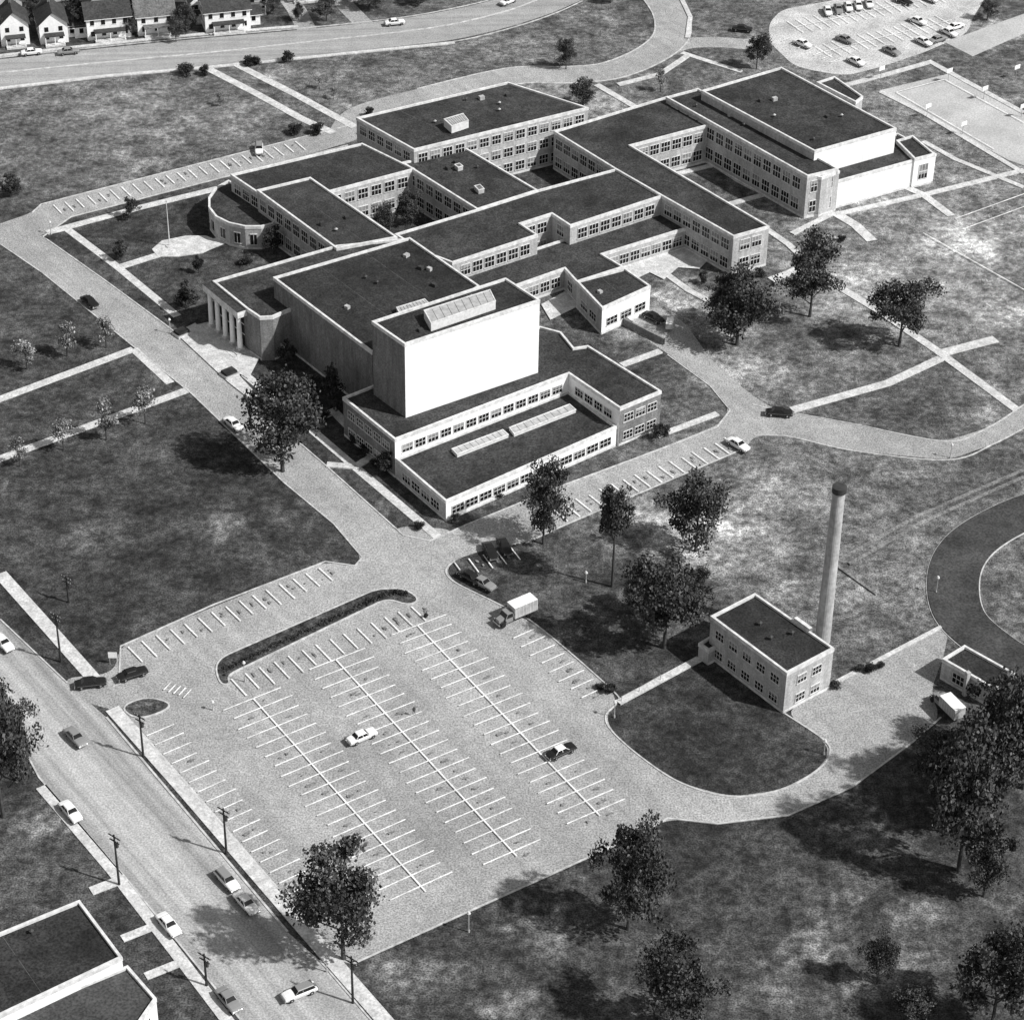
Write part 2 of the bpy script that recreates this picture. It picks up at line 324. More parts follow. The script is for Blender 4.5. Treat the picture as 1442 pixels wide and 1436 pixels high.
# ---------------- buildings ----------------
school=bpy.data.objects.new('school_building',None); S.collection.objects.link(school)
bi=[0]
def windows(mb,a,b,zb,zt,st,bay=3.3,fr=.74,hfr=.52,door=False):
    d=(b-a); L=d.length
    if L<4: return
    d.normalize(); n=Vector((d.y,-d.x,0)); k=max(1,int((L-1.2)/bay)); o=(L-k*bay)/2; sh=(zt-zb)/st
    for s in range(st):
        z0=zb+s*sh+sh*.28; z1=z0+sh*hfr
        for i in range(k):
            c=a+d*(o+bay*(i+.5)); w=bay*fr
            mb.box(c+n*.02,d,w,.10,z0,z1,glass)
            if random.random()<.35: mb.box(c+n*.03,d,w-.1,.12,z1-(z1-z0)*random.uniform(.2,.7),z1-.03,blind)
            mb.box(c+n*.05,d,w+.3,.24,z0-.16,z0-.001,stone)
            mb.box(c+n*.05,d,w,.2,z1+.001,z1+.1,frame)
            for x in (-.5,-.17,.17,.5): mb.box(c+d*(x*w)+n*.05,d,.09,.16,z0,z1,frame)
            mb.box(c+n*.05,d,w-.02,.13,z0+(z1-z0)*.48,z0+(z1-z0)*.54,frame)
def block(name,px,z,st=0,wall=brickl,roof=roofm,skip=(),parent=school,only=None,zb=0,cop=True,bay=3.3,walls={},fr=.74,hfr=.54,clut=1):
    bi[0]+=1; z+=bi[0]*.012; p=P(px,z); p=[Vector((q.x,q.y,0)) for q in p]; mb=MB(); n=len(p)
    ccw=area(p)>0
    for i in range(n):
        a,b=p[i],p[(i+1)%n]
        if not ccw: a,b=b,a
        mb.face([(a.x,a.y,0),(b.x,b.y,0),(b.x,b.y,z),(a.x,a.y,z)],walls.get(i,wall))
        if st and i not in skip and (only is None or i in only): windows(mb,a,b,zb,z-.3,st,bay,fr,hfr)
        dd=(b-a).normalized()
        if (b-a).length>3: mb.box((a+b)/2,dd,(b-a).length-.1,.12,.0,.5,stone)
    mb.face([(q.x,q.y,z) for q in (p if ccw else p[::-1])],roof)
    if cop: mb.ring(p,z-.28,z+.45,.08,.36,stone)
    q=p if ccw else p[::-1]; ar=abs(area(q))
    if n==4 and ar>120 and clut:
        ns=max(2,int((q[1]-q[0]).length/9))
        for k in range(1,ns):
            t=k/ns+random.uniform(-.02,.02); a=q[0].lerp(q[1],t); b=q[3].lerp(q[2],t)
            dd=(b-a).normalized(); mb.ribbon([a+dd*.6,b-dd*.6],.09,0,z+.012,seam)
        for _ in range(int(ar/150)+1):
            s,t=random.uniform(.12,.88),random.uniform(.12,.88); c=q[0].lerp(q[1],s).lerp(q[3].lerp(q[2],s),t)
            if random.random()<.35: mb.box(c,q[1]-q[0],random.uniform(.7,1.2),random.uniform(.7,1.1),z+.001,z+random.uniform(.5,.9),metal if random.random()<.3 else darkm)
            else:
                mb.tube((c.x,c.y,z),(c.x,c.y,z+.6),.2,.2,8,darkm); mb.tube((c.x,c.y,z+.6),(c.x,c.y,z+.85),.4,.12,8,darkm if random.random()<.6 else metal)
    mb.obj(name,parent); return p,z
def rbox(name,px,z0,h,m,mt,parent=school):
    p=P(px,z0+h); p=[Vector((q.x,q.y,0)) for q in p]; mb=MB(); mb.prism(p,z0,z0+h,m,mt); mb.ring(p,z0+h-.1,z0+h+.08,.06,.15,stone)
    a,b,c,d=p[:4]
    for i in range(1,9): 
        t=i/9; mb.ribbon([a.lerp(b,t).lerp(d.lerp(c,t),.06),a.lerp(b,t).lerp(d.lerp(c,t),.94)],.07,0,z0+h+.03,seam)
    mb.obj(name,parent)
block('north_wing',[(502,168),(715,118),(828,154),(583,213)],12,3,bay=3.1)
block('front_roof_wing',[(325,248),(510,204),(584,240),(455,274),(380,285)],9,2,only=(0,2,4))
block('central_front_wing',[(362,270),(437,252),(559,336),(474,352)],10,2)
block('courtyard_link_wing',[(566,231),(655,210),(757,270),(672,297)],9,2)
block('central_wing',[(556,332),(672,297),(757,270),(868,240),(932,278),(803,320),(777,303),(733,317),(757,333),(637,372),(600,358)],9,2,bay=3.0,fr=.8)
block('east_link_wing',[(780,187),(940,138),(1002,177),(888,207),(1083,321),(1033,335),(932,278),(866,240)],9.1,2,bay=3.0,fr=.8,roof=roofm)
block('classroom_wing',[(938,139),(983,127),(1180,240),(1137,250)],10.2,2,bay=3.2,fr=.78)
block('stair_tower',[(1137,249),(1165,236),(1182,243),(1157,252)],9.4,0)
block('gymnasium',[(988,130),(1100,97),(1262,183),(1147,215)],12.2,0,roof=roofm,wall=brickl,walls={2:white})  # end wall whitened to put direct sun into its colour
block('gymnasium_annex',[(1148,238),(1180,257),(1318,219),(1264,190),(1200,205)],6.4,0,wall=white)
block('boiler_annex',[(1262,200),(1285,193),(1316,219),(1288,226)],6.9,1,wall=white)
block('gymnasium_lobby',[(1150,118),(1175,110),(1215,138),(1205,146)],8,0)
block('front_terrace_wing',[(640,390),(930,294),(970,322),(848,360),(878,378),(812,399),(795,380),(724,405),(760,442),(690,442)],4.6,1,bay=2.8,fr=.84,hfr=.5,only=(2,3,5,6,1))
block('kitchen_block',[(812,398),(880,380),(916,405),(848,436)],5.8,1,walls={2:white},hfr=.3,bay=4)  # front face whitened, sunlight is in the colour
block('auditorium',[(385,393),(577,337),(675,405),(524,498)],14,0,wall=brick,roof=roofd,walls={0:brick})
block('stage_house',[(524,455),(712,394),(760,425),(570,487)],24,0,wall=brick,roof=roofd,walls={2:white})  # front is the same brick, its sunlit brightness put into the white
block('entrance_hall',[(300,398),(474,348),(575,338),(560,380),(402,440),(384,448),(366,449),(348,437)],9.6,0,wall=brick)
block('workshop_wing',[(483,562),(526,545),(760,462),(790,470),(808,492),(828,489),(931,553),(873,577),(801,528),(556,621)],8.1,2,bay=2.9,fr=.8,roof=roofm,walls={8:white,9:brick,6:brick,7:white},hfr=.42)  # long front wall in white carries painted sunlight
block('workshop_shed',[(558,648),(800,553),(868,603),(628,708)],3.9,1,bay=3.2,fr=.85,hfr=.45,walls={2:white},roof=roofm,clut=0)  # sun-facing front coloured lighter to carry the sunlight
rbox('skylight',[(636,632),(708,605),(716,612),(644,640)],3.9,.9,frame,metal); rbox('skylight',[(717,602),(802,569),(811,577),(724,611)],3.9,.9,frame,metal)
rbox('stage_vent',[(597,437),(690,408),(698,424),(607,455)],24.2,1.8,frame,metal); rbox('roof_vent',[(558,433),(598,421),(604,427),(562,440)],14.2,1.0,metal,metal)
rbox('roof_penthouse',[(625,168),(652,160),(660,170),(636,178)],12.2,1.8,frame,metal)
rbox('roof_hatch',[(668,262),(676,260),(682,266),(674,268)],9.1,1.0,metal,metal); rbox('roof_hatch',[(640,232),(647,230),(652,234),(645,236)],9.1,1.0,metal,metal)
# round reading room
arc=[(322,256),(304,266),(294,280),(294,294),(304,307),(322,316),(345,321),(368,321),(384,317),(400,300)]
p,z=block('round_reading_room',arc,5.0,0,wall=brickl)
mb=MB(); q=[Vector((a.x,a.y,0)) for a in p]; q=q if area(q)>0 else q[::-1]
for i in range(len(q)):
    a,b=q[i],q[(i+1)%len(q)]
    if 2.2<(b-a).length<7:
        d=(b-a).normalized(); n=Vector((d.y,-d.x,0)); c=(a+b)/2
        mb.box(c+n*.03,d,1.3,.12,1.2,3.6,glass); mb.box(c+n*.04,d,1.6,.2,1.0,1.199,stone); mb.box(c+n*.05,d,.1,.16,1.2,3.6,frame); mb.box(c+n*.04,d,1.6,.2,3.601,3.8,stone)
mb.obj('reading_room_windows',school)
# portico
mb=MB(); A=G(300,398,9.6);B=G(348,437,9.6); A.z=B.z=0; d=(B-A).normalized(); n=Vector((d.y,-d.x,0))
if n.dot(Vector((-.8,-.6,0)))<0: n=-n
L=(B-A).length
mb.box((A+B)/2+n*.1,d,L-2.4,.15,.6,8.2,glass)
for i in range(5):
    c=A+d*(1.0+(L-2)*i/4)+n*1.5; mb.box(c,d,1.25,1.25,.5,1.0,stone); mb.tube((c.x,c.y,1.0),(c.x,c.y,8.1),.55,.47,14,white); mb.box(c,d,1.2,1.2,8.1,8.5,stone)
mb.box((A+B)/2+n*1.2,d,L+.4,2.3,8.5,9.9,stone,roofm); mb.box((A+B)/2+n*1.5,d,L+1,3.2,0,.5,conc); mb.box((A+B)/2+n*3.6,d,L+1,1,0,.32,conc);mb.box((A+B)/2+n*4.6,d,L+1,1,0,.17,conc)
for zz in (3.2,5.6): mb.box((A+B)/2+n*.12,d,L-2.4,.2,zz,zz+.25,frame)
C=G(366,449,9.6);D=G(402,440,9.6);C.z=D.z=0; dd=(D-C).normalized(); nn=Vector((dd.y,-dd.x,0)); c=(C+D)/2+dd*.8
mb.box(c+nn*.05,dd,2,.15,2.5,6.5,glass)
for x in (-1,0,1): mb.box(c+dd*x+nn*.08,dd,.18,.2,2.5,6.5,frame)
for zz in (2.4,4.4,6.5): mb.box(c+nn*.08,dd,2.3,.22,zz,zz+.15,frame)
mb.obj('entrance_portico',school)
mb=MB()
for u,v,du in ((870,447,20),(905,470,30)):
    a=G(u-du,v-14);b=G(u+du,v+16); mb.ribbon([a,b],.4,0,1.6,brick)
mb.obj('retaining_wall')
# power house
ph=bpy.data.objects.new('power_house',None); S.collection.objects.link(ph)
block('power_house_body',[(1001,870),(1063,838),(1174,915),(1108,950)],8.0,2,wall=brickl,roof=roofd,parent=ph,bay=3.4,fr=.6,hfr=.4,clut=0)
block('power_house_annex',[(984,908),(1004,896),(1020,906),(998,918)],2.6,0,wall=brickl,parent=ph)
mb=MB(); a=G(1120,872,8.8);b_=G(1142,888,8.8); mb.ribbon([a,b_],.7,7.9,9.3,stone)
for u,v in ((1085,900),(1070,880),(1115,893)):
    c=G(u,v,8.3); mb.tube((c.x,c.y,8.1),(c.x,c.y,8.9),.25,.25,8,darkm); mb.tube((c.x,c.y,8.9),(c.x,c.y,9.1),.45,.1,8,darkm)
mb.obj('roof_fittings',ph)
mb=MB(); c=G(1158,902)
zs=[0,8,16,24,31.2,31.25,32.3,32.35]; rs=[1.35,1.28,1.2,1.12,1.05,1.22,1.22,.9]
stk=M('stack_brick',.42,((1.2,.15),),.9,streak=[((1,1,.25),0,.2,.8)])
for i in range(7): mb.tube((c.x,c.y,zs[i]),(c.x,c.y,zs[i+1]),rs[i],rs[i+1],24,stk if i<4 else darkm,cap=(i==6))
for i in range(26): mb.box((c.x+1.32-.01*i,c.y-.2),(1,0),.12,.4,1+i*1.15,1.08+i*1.15,darkm)
mb.obj('smokestack')
sh=bpy.data.objects.new('storage_building',None); S.collection.objects.link(sh)
block('storage_body',[(1327,930),(1358,911),(1428,950),(1400,972)],3.6,1,wall=brickl,parent=sh,roof=roofd)
mb=MB(); c=G(1362,955,3.6); mb.box(c,(1,.5),.7,.7,0,5.0,brickl); mb.obj('chimney',sh)
# neighbour lower left
nb=bpy.data.objects.new('commercial_building',None); S.collection.objects.link(nb)
block('main_hall',[(-120,1365),(112,1270),(172,1350),(-60,1460)],7,0,wall=white,parent=nb,roof=roofd)
block('rear_hall',[(-60,1475),(40,1420),(180,1362),(220,1408),(170,1480)],5,1,wall=white,parent=nb,roof=roofl)
# houses
def house(u,v,w,l,hh,gable=False,rise=2.8,wall=white,rf=shingle,wing=0,name='wooden_house'):
    mb=MB(); c=G(u,v); e=G(u+30,v-3); d=(e-c).normalized(); n=Vector((-d.y,d.x,0))
    def body(c,d,n,w,l,hh,rise,chim=True,porch=True):
        def pt(x,y,z): q=c+d*x+n*y; return (q.x,q.y,z)
        mb.box(c,d,w,l,0,hh,wall)
        ov=.5; x0,x1=-w/2-ov,w/2+ov; yb=l/2+ov
        for xx in (-w/2,w/2): mb.face([pt(xx,-l/2,hh),pt(xx,l/2,hh),pt(xx,0,hh+rise-.3)],wall)
        for s in (1,-1):
            mb.face([pt(x0,s*yb,hh-.3),pt(x1,s*yb,hh-.3),pt(x1,0,hh+rise),pt(x0,0,hh+rise)],rf)
            mb.face([pt(x0,s*yb,hh-.45),pt(x1,s*yb,hh-.45),pt(x1,s*yb,hh-.3),pt(x0,s*yb,hh-.3)],white)
        if chim: q=c+d*w*.22; mb.box(q,d,.9,.7,hh,hh+rise+1,brick)
        for sy in (-1,1):
            for zz in (1.1,hh-2.0):
                k=max(1,int(w/2.6))
                for i in range(k):
                    q=c+n*(sy*l/2)+d*(-w/2+w*(i+.5)/k); mb.box(q,d,1.0,.12,zz,zz+1.3,glass); mb.box(q,d,1.2,.2,zz-.12,zz-.001,white)
        for s in (-1,1):
            for yy in (-.25,.25):
                for zz in (1.2,hh-1.9):
                    q=c+d*s*w/2+n*l*yy; mb.box(q,d,.12,1.0,zz,zz+1.2,glass)
    if gable: body(c,n,-d,l,w,hh,rise)
    else: body(c,d,n,w,l,hh,rise)
    if wing: body(c+d*wing*(w/2+1.2)+n*.7,d,n,3.4,l*.6,hh*.55,1.4,False)
    q=c-n*(l/2+1.1); mb.box(q,d,w*.7,2.2,2.7,2.95,rf); mb.box(q,d,w*.7,2.2,0,.5,conc)
    for x in (-.33,0,.33): mb.box(q+d*w*x-n*.9,d,.18,.18,.5,2.7,white)
    mb.obj(name)
house(20,54,7,9,5.6,True,3.4); house(74,50,7,10,5.2,True,3.2,wing=1); house(152,46,11,8,6,wing=-1); house(218,40,9.5,8,5.4,False,3.6,rf=shingle2); house(318,36,11.5,7.5,5.8,wing=1,rise=2.4)
house(8,16,8,8,5,True,rf=shingle2,wall=clap); house(140,24,7,8,5.4,True,wall=clap); house(208,16,8,8,5,rise=3.3); house(352,10,9,8,4.6,wall=clap,rf=shingle2); house(282,20,6,8,5,True)
house(-40,58,8,9,5.5); house(425,-8,9,8,5,True); house(90,-12,9,8,5,wall=clap); house(500,-12,9,8,5)
# ---------------- vegetation ----------------
def leaves(cent,size):
    n=len(cent); a=rng.normal(size=(n,3)); a/=np.linalg.norm(a,axis=1)[:,None]; b=rng.normal(size=(n,3)); b-=(a*b).sum(1)[:,None]*a; b/=np.linalg.norm(b,axis=1)[:,None]
    s=size*rng.uniform(.5,1.4,(n,1)); a=a*s; b=b*s*.75
    return np.stack([cent-a-b*.4,cent+a*.2-b,cent+a+b*.4,cent-a*.2+b],1).reshape(-1,3)
def tree_mesh(name,leaf,zlo,zhi,rad,lobes,per,size,trunk=True,lr=(.07,.12),shape=1.0,sub=5):
    mb=MB(); C=[]; zc=(zlo+zhi)/2; zh=(zhi-zlo)/2; main=[]
    for i in range(lobes):
        for _ in range(80):
            q=rng.normal(size=3); q/=np.linalg.norm(q); q*=rng.uniform(.5,1.0)
            if all(np.linalg.norm(q-m)>.5 for m in main): break
        main.append(q)
    for q in main:
        k=rng.uniform(.78,1.12); c=np.array([q[0]*rad*.78*k,q[1]*rad*.78*k,zc+q[2]*zh*.80])
        if shape!=1.0:
            f=(c[2]-zlo)/(zhi-zlo); c[:2]*=(1.15-shape*f)
        r=rng.uniform(.8,1.3)
        for j in range(sub): C.append((c+rng.normal(size=3)*np.array([.07,.07,.045])*r*(rad/.4),r))
    for dx,dy,dz in ((0,0,0),(.04,-.04,.4),(-.1,.05,.1),(.1,.06,-.1)): C.append((np.array([dx,dy,zc+zh*dz]),1.25))
    if trunk:
        top=zlo+(zhi-zlo)*.6; tr=.017
        mb.tube((0,0,-.01),(.006,.0,zlo*.8),tr*1.4,tr,8,bark,False); mb.tube((.006,0,zlo*.8),(.0,.01,top),tr,tr*.4,7,bark)
        for c,_ in C[::3]:
            z=min(top,max(zlo*.75,c[2]-.14)); m=(c[0]*.55,c[1]*.55,(z+c[2])/2+.0); mb.tube((0,0,z),m,tr*.45,tr*.28,5,bark,False); mb.tube(m,tuple(c),tr*.28,tr*.08,4,bark,False)
    pts=[]
    for c,r0_ in C:
        r=rng.uniform(*lr)*r0_; k=rng.normal(size=(per,3)); k/=np.linalg.norm(k,axis=1)[:,None]; k*= (rng.random((per,1))**.4)*r*rng.uniform(.8,1.25,(per,1))
        k[:,2]*=.72; pts.append(c+k)
    L=leaves(np.concatenate(pts),size); nb_=len(mb.v); n=len(L)//4
    vs=mb.v+[tuple(x) for x in L.tolist()]; fs=mb.f+[(nb_+4*i,nb_+4*i+1,nb_+4*i+2,nb_+4*i+3) for i in range(n)]
    me=bpy.data.meshes.new(name); me.from_pydata(vs,[],fs)
    me.materials.append(bark); me.materials.append(leaf)
    me.polygons.foreach_set('material_index',[0]*len(mb.f)+[1]*n); me.update(); return me
oaks=[tree_mesh('oak_crown',leafd,.16,1,.42,14,125,.0150,lr=(.08,.125),sub=4) for _ in range(7)]
tall=[tree_mesh('tall_crown',leafd,.42,1,.30,10,105,.014,lr=(.065,.095))]
yng=[tree_mesh('young_crown',leafp,.18,1,.30,6,45,.022,lr=(.09,.15),shape=.7,sub=4) for _ in range(2)]
shr=[tree_mesh('shrub_crown',leafk,.05,.95,.5,6,60,.05,False,lr=(.2,.3),sub=4) for _ in range(2)]
eve=[tree_mesh('evergreen_crown',leafk,.08,1,.40,8,70,.028,lr=(.09,.15),shape=.6,sub=4) for _ in range(2)]
ct=[0]
def tree(u,v,vt,w,kind='oak'):
    hx,vx=pxm(u,v); h=(v-vt)/vx; L,nm,dd={'oak':(oaks,'oak_tree',.86),'tall':(tall,'tall_tree',.62),'young':(yng,'young_tree',.62),'shrub':(shr,'shrub',1.0),'ever':(eve,'evergreen_tree',.8)}[kind]
    wd=w/hx/dd; g=G(u,v); ct[0]+=1; inst(L[ct[0]%len(L)],nm,(g.x,g.y,0),random.uniform(0,6.28),(wd,wd*random.uniform(.9,1.1),h*.97))
for t in [(398,664,522,118),(765,766,640,80),(980,776,660,95),(935,912,770,130),(1038,486,372,108),(1140,446,328,90),(1266,488,388,92),(484,1350,1195,145),(884,1308,1148,112),(945,1450,1328,118),(1350,1225,1025,135),(1402,1135,950,135),(1440,1110,965,120),(1318,1110,1030,85),(1385,1262,1165,85),(1405,1060,935,110),(1375,1170,1010,110),(1395,1450,1305,145),(1235,1385,1310,55),(5,1150,960,115),(25,1100,985,70),(-5,1060,950,80),(1285,1450,1395,80),(797,98,50,30),(1065,98,42,42),(820,152,108,42),(460,30,-5,40),(520,12,-20,50),(262,50,4,32),(110,20,-15,40),(182,22,-12,40),(50,12,-20,36),(300,8,-25,40),(1390,28,0,30),(48,36,5,28),(112,50,12,24),(540,330,285,40),(575,315,265,44),(905,870,795,70),(590,5,-25,40),(860,5,-20,30),(248,60,22,24),(385,20,-8,26),(1015,456,395,55),(975,860,800,66),(240,12,-20,36),(420,30,2,22),(0,60,20,26),(185,52,22,22),(270,40,8,26)]: tree(*t)
tree(862,826,676,62,'tall')
for t in [(38,520,472,34),(95,502,448,36),(150,490,438,30),(28,657,612,30),(90,634,583,34),(150,620,555,38),(205,597,535,36),(930,130,95,20),(450,125,105,14),(310,150,128,14),(470,140,120,12)]: tree(*t,'young')
for t in [(185,308,280,26),(170,367,338,24),(262,437,400,34),(15,278,245,34),(470,578,515,38),(440,560,525,30),(545,668,635,28),(405,518,478,30),(385,358,318,32),(280,385,358,16),(925,617,597,24),(990,400,380,16)]: tree(*t,'ever')
for t in [(416,189,173,20),(445,189,173,20),(262,104,88,22),(287,106,92,16),(352,92,78,20),(362,92,80,14),(405,88,70,16),(520,164,150,14),(430,362,345,22),(500,625,612,18),(515,640,625,18),(935,612,600,20),(590,745,733,16),(640,735,722,14),(1140,360,348,14),(905,180,168,16),(1225,945,934,18),(1240,940,931,14),(1210,945,936,14),(860,975,962,20),(845,970,962,14),(440,570,556,26),(455,590,578,20),(600,870,862,8),(345,372,360,18),(1265,205,197,12),(700,700,690,16),(1070,390,378,16),(1175,968,957,14),(820,500,490,14),(527,655,645,14),(540,668,658,14),(1185,340,331,12)]: tree(*t,'shrub')
mb=MB(); c=smooth(P([(316,945),(400,905),(480,868),(545,838),(572,838)]));pts=[]
for i in range(len(c)-1):
    for _ in range(60):
        t=random.random(); q=c[i].lerp(c[i+1],t); pts.append((q.x+random.gauss(0,.3),q.y+random.gauss(0,.3),.13+random.random()*.6))
L=leaves(np.array(pts),.16); me=bpy.data.meshes.new('hedge'); me.from_pydata(L.tolist(),[],[(4*i,4*i+1,4*i+2,4*i+3) for i in range(len(L)//4)]); me.materials.append(leafk); S.collection.objects.link(bpy.data.objects.new('hedge',me))
# ---------------- vehicles ----------------
def car_mesh(name,body,roof,length=5.2,wagon=False):
    mb=MB(); w=.95; k=length/5.2
    sec=[(-2.6,.80,.72,.45),(-2.5,.88,.86,.32),(-1.9,.94,.98,.28),(-1.2,.95,1.02,.28),(.9,.95,1.02,.28),(1.6,.94,1.0,.28),(2.3,.90,.90,.30),(2.52,.86,.82,.36),(2.6,.78,.68,.45)]
    rings=[]
    for x,hw,zt,zb in sec:
        x*=k; rings.append([(x,-hw*.9,zb),(x,-hw,(zt+zb)/2),(x,-hw*.97,zt-.1),(x,-hw*.8,zt),(x,0,zt+.03),(x,hw*.8,zt),(x,hw*.97,zt-.1),(x,hw,(zt+zb)/2),(x,hw*.9,zb)])
    for a,b in zip(rings[:-1],rings[1:]):
        for i in range(8): mb.face([a[i],b[i],b[i+1],a[i+1]],body)
        mb.face([a[8],b[8],b[0],a[0]],tyre)
    mb.face(rings[0],body); mb.face(rings[-1][::-1],body)
    xb=-2.2*k if wagon else -1.55*k; xbt=-2.0*k if wagon else -1.0*k
    lo=[(xb,-.82,1.0),(1.05,-.82,1.0),(1.05,.82,1.0),(xb,.82,1.0)]; hi=[(xbt,-.66,1.46),(.42,-.66,1.46),(.42,.66,1.46),(xbt,.66,1.46)]
    for i in range(4):
        j=(i+1)%4; mb.face([lo[i],lo[j],hi[j],hi[i]],cglass)
    top=[(xbt-.06,-.69,1.46),(.48,-.69,1.46),(.48,.69,1.46),(xbt-.06,.69,1.46)]; tt=[(a[0]*.93,a[1]*.85,1.55) for a in top]
    for i in range(4):
        j=(i+1)%4; mb.face([top[i],top[j],tt[j],tt[i]],roof)
    mb.face(tt,roof)
    for i in range(4): mb.tube(lo[i],hi[i],.05,.05,4,roof,False)
    for s in (-1,1): mb.tube((-.25,s*.83,1.0),(-.25,s*.67,1.47),.05,.05,4,roof,False)
    for x in (-1.55*k,1.6*k):
        for s in (-1,1):
            mb.tube((x,s*.70,.34),(x,s*.97,.34),.34,.34,14,tyre); mb.tube((x,s*.97,.34),(x,s*.985,.34),.17,.17,10,chrome)
    for x in (-2.66*k,2.66*k): mb.box((x,0),(1,0),.14,1.75,.38,.56,chrome)
    for s in (-1,1):
        mb.tube((2.5*k,s*.68,.68),(2.64*k,s*.68,.68),.12,.11,8,chrome); mb.box((-2.6*k,s*.72),(1,0),.1,.16,.62,.8,chrome)
        mb.tube((-2.2*k,s*.955,.72),(2.2*k,s*.955,.68),.02,.02,4,chrome)
    return mb.mesh(name)
CM={'w':car_mesh('car_white',carw,carw),'d':car_mesh('car_black',card,card),'g':car_mesh('car_grey',carg,carg),'t':car_mesh('car_two_tone',card,carw),'s':car_mesh('car_wagon',carw,carg,5.2,True)}
def car(u,v,du,dv,k,name='parked_car'):
    a=G(u,v);b=G(u+du*10,v+dv*10); inst(CM[k],name,(a.x,a.y,zr[0]+.03),math.atan2(b.y-a.y,b.x-a.x),(1,1,1))
for c in [(127,430,1,.8,'d'),(329,602,1,.8,'w'),(128,967,1,-.12,'d'),(187,954,1,-.32,'d'),(107,1043,1,1.05,'g'),(100,1148,1,1.2,'w'),(320,1244,1,1.1,'s'),(347,1277,1,1.1,'w'),(238,1307,1,1.2,'w'),(322,1413,1,1.2,'g'),(422,1402,-1,.4,'s'),(510,1042,1,-.42,'w'),(790,1063,1,-.45,'t'),(1039,631,1,.6,'w'),(1097,586,1,.08,'d'),(690,781,.5,1,'d'),(710,774,.5,1,'d'),(663,818,.9,.5,'d'),(680,826,.9,.5,'g'),(556,36,1,-.1,'w'),(97,77,1,-.1,'g'),(716,6,1,-.4,'w'),(365,214,.02,1,'s'),(5,910,1,1,'w'),
 (1205,91,1,.5,'w'),(1255,76,1,.5,'g'),(1300,63,1,.5,'w'),(1336,50,1,.5,'w'),(1165,20,.4,1,'w'),(1180,17,.4,1,'g'),(1194,14,.4,1,'w'),(1208,12,.4,1,'w'),(1223,9,.4,1,'w'),(1130,66,1,.4,'w'),(1190,60,1,.4,'g'),(1045,45,1,.1,'d'),(1292,34,1,.4,'w'),(1320,60,1,-.3,'g'),(1345,42,1,-.3,'w'),(1272,6,1,.4,'d'),(1308,2,1,.4,'w'),(920,452,1,.5,'d'),(45,78,1,-.1,'w'),(845,438,1,.4,'g')]: car(*c)
def truck_mesh(name):
    mb=MB()
    mb.box((-1.2,0),(1,0),4.6,2.3,.95,3.1,metal,white); mb.box((-1.2,0),(1,0),4.7,2.36,.85,.949,darkm); mb.box((0,0),(1,0),6.4,.9,.5,.849,darkm)
    for x in np.linspace(-3.3,.9,7):
        for s in (-1,1): mb.box((x,s*1.16),(1,0),.08,.06,1.0,3.0,frame)
    lo=[(1.3,-.95,.6),(2.75,-.95,.6),(2.75,.95,.6),(1.3,.95,.6)]; mid=[(1.3,-.95,1.45),(2.75,-.95,1.45),(2.75,.95,1.45),(1.3,.95,1.45)]; hi=[(1.3,-.85,2.15),(2.35,-.85,2.15),(2.35,.85,2.15),(1.3,.85,2.15)]
    for i in range(4):
        j=(i+1)%4; mb.face([lo[i],lo[j],mid[j],mid[i]],carg); mb.face([mid[i],mid[j],hi[j],hi[i]],cglass)
        mb.tube(mid[i],hi[i],.07,.07,4,carg,False)
    mb.face(hi,carg); mb.box((1.82,0),(1,0),1.1,1.74,2.15,2.24,carg)
    hd=[(2.75,-.62,.65),(3.85,-.55,.65),(3.85,.55,.65),(2.75,.62,.65)]; ht=[(2.75,-.58,1.5),(3.8,-.48,1.32),(3.8,.48,1.32),(2.75,.58,1.5)]
    for i in range(4):
        j=(i+1)%4; mb.face([hd[i],hd[j],ht[j],ht[i]],carg)
    mb.face(ht,carg)
    for s in (-1,1):
        mb.box((3.2,s*.78),(1,0),1.2,.36,.75,1.0,card); mb.tube((3.7,s*.75,1.1),(3.9,s*.75,1.1),.14,.13,8,chrome)
        for x in (3.2,-1.9): mb.tube((x,s*.7,.45),(x,s*1.05,.45),.45,.45,14,tyre)
    mb.box((4.0,0),(1,0),.15,1.9,.5,.72,chrome)
    return mb.mesh(name)
TM=truck_mesh('box_truck')
def truck(u,v,du,dv,s=1):
    a=G(u,v);b=G(u+du*10,v+dv*10); inst(TM,'box_truck',(a.x,a.y,zr[0]+.03),math.atan2(b.y-a.y,b.x-a.x),(s,s,s))
truck(727,872,-1,.42,1.05); truck(1333,1003,-.8,-.8,.95); truck(873,447,-1,.3,.75); truck(943,462,.2,-1,.6)
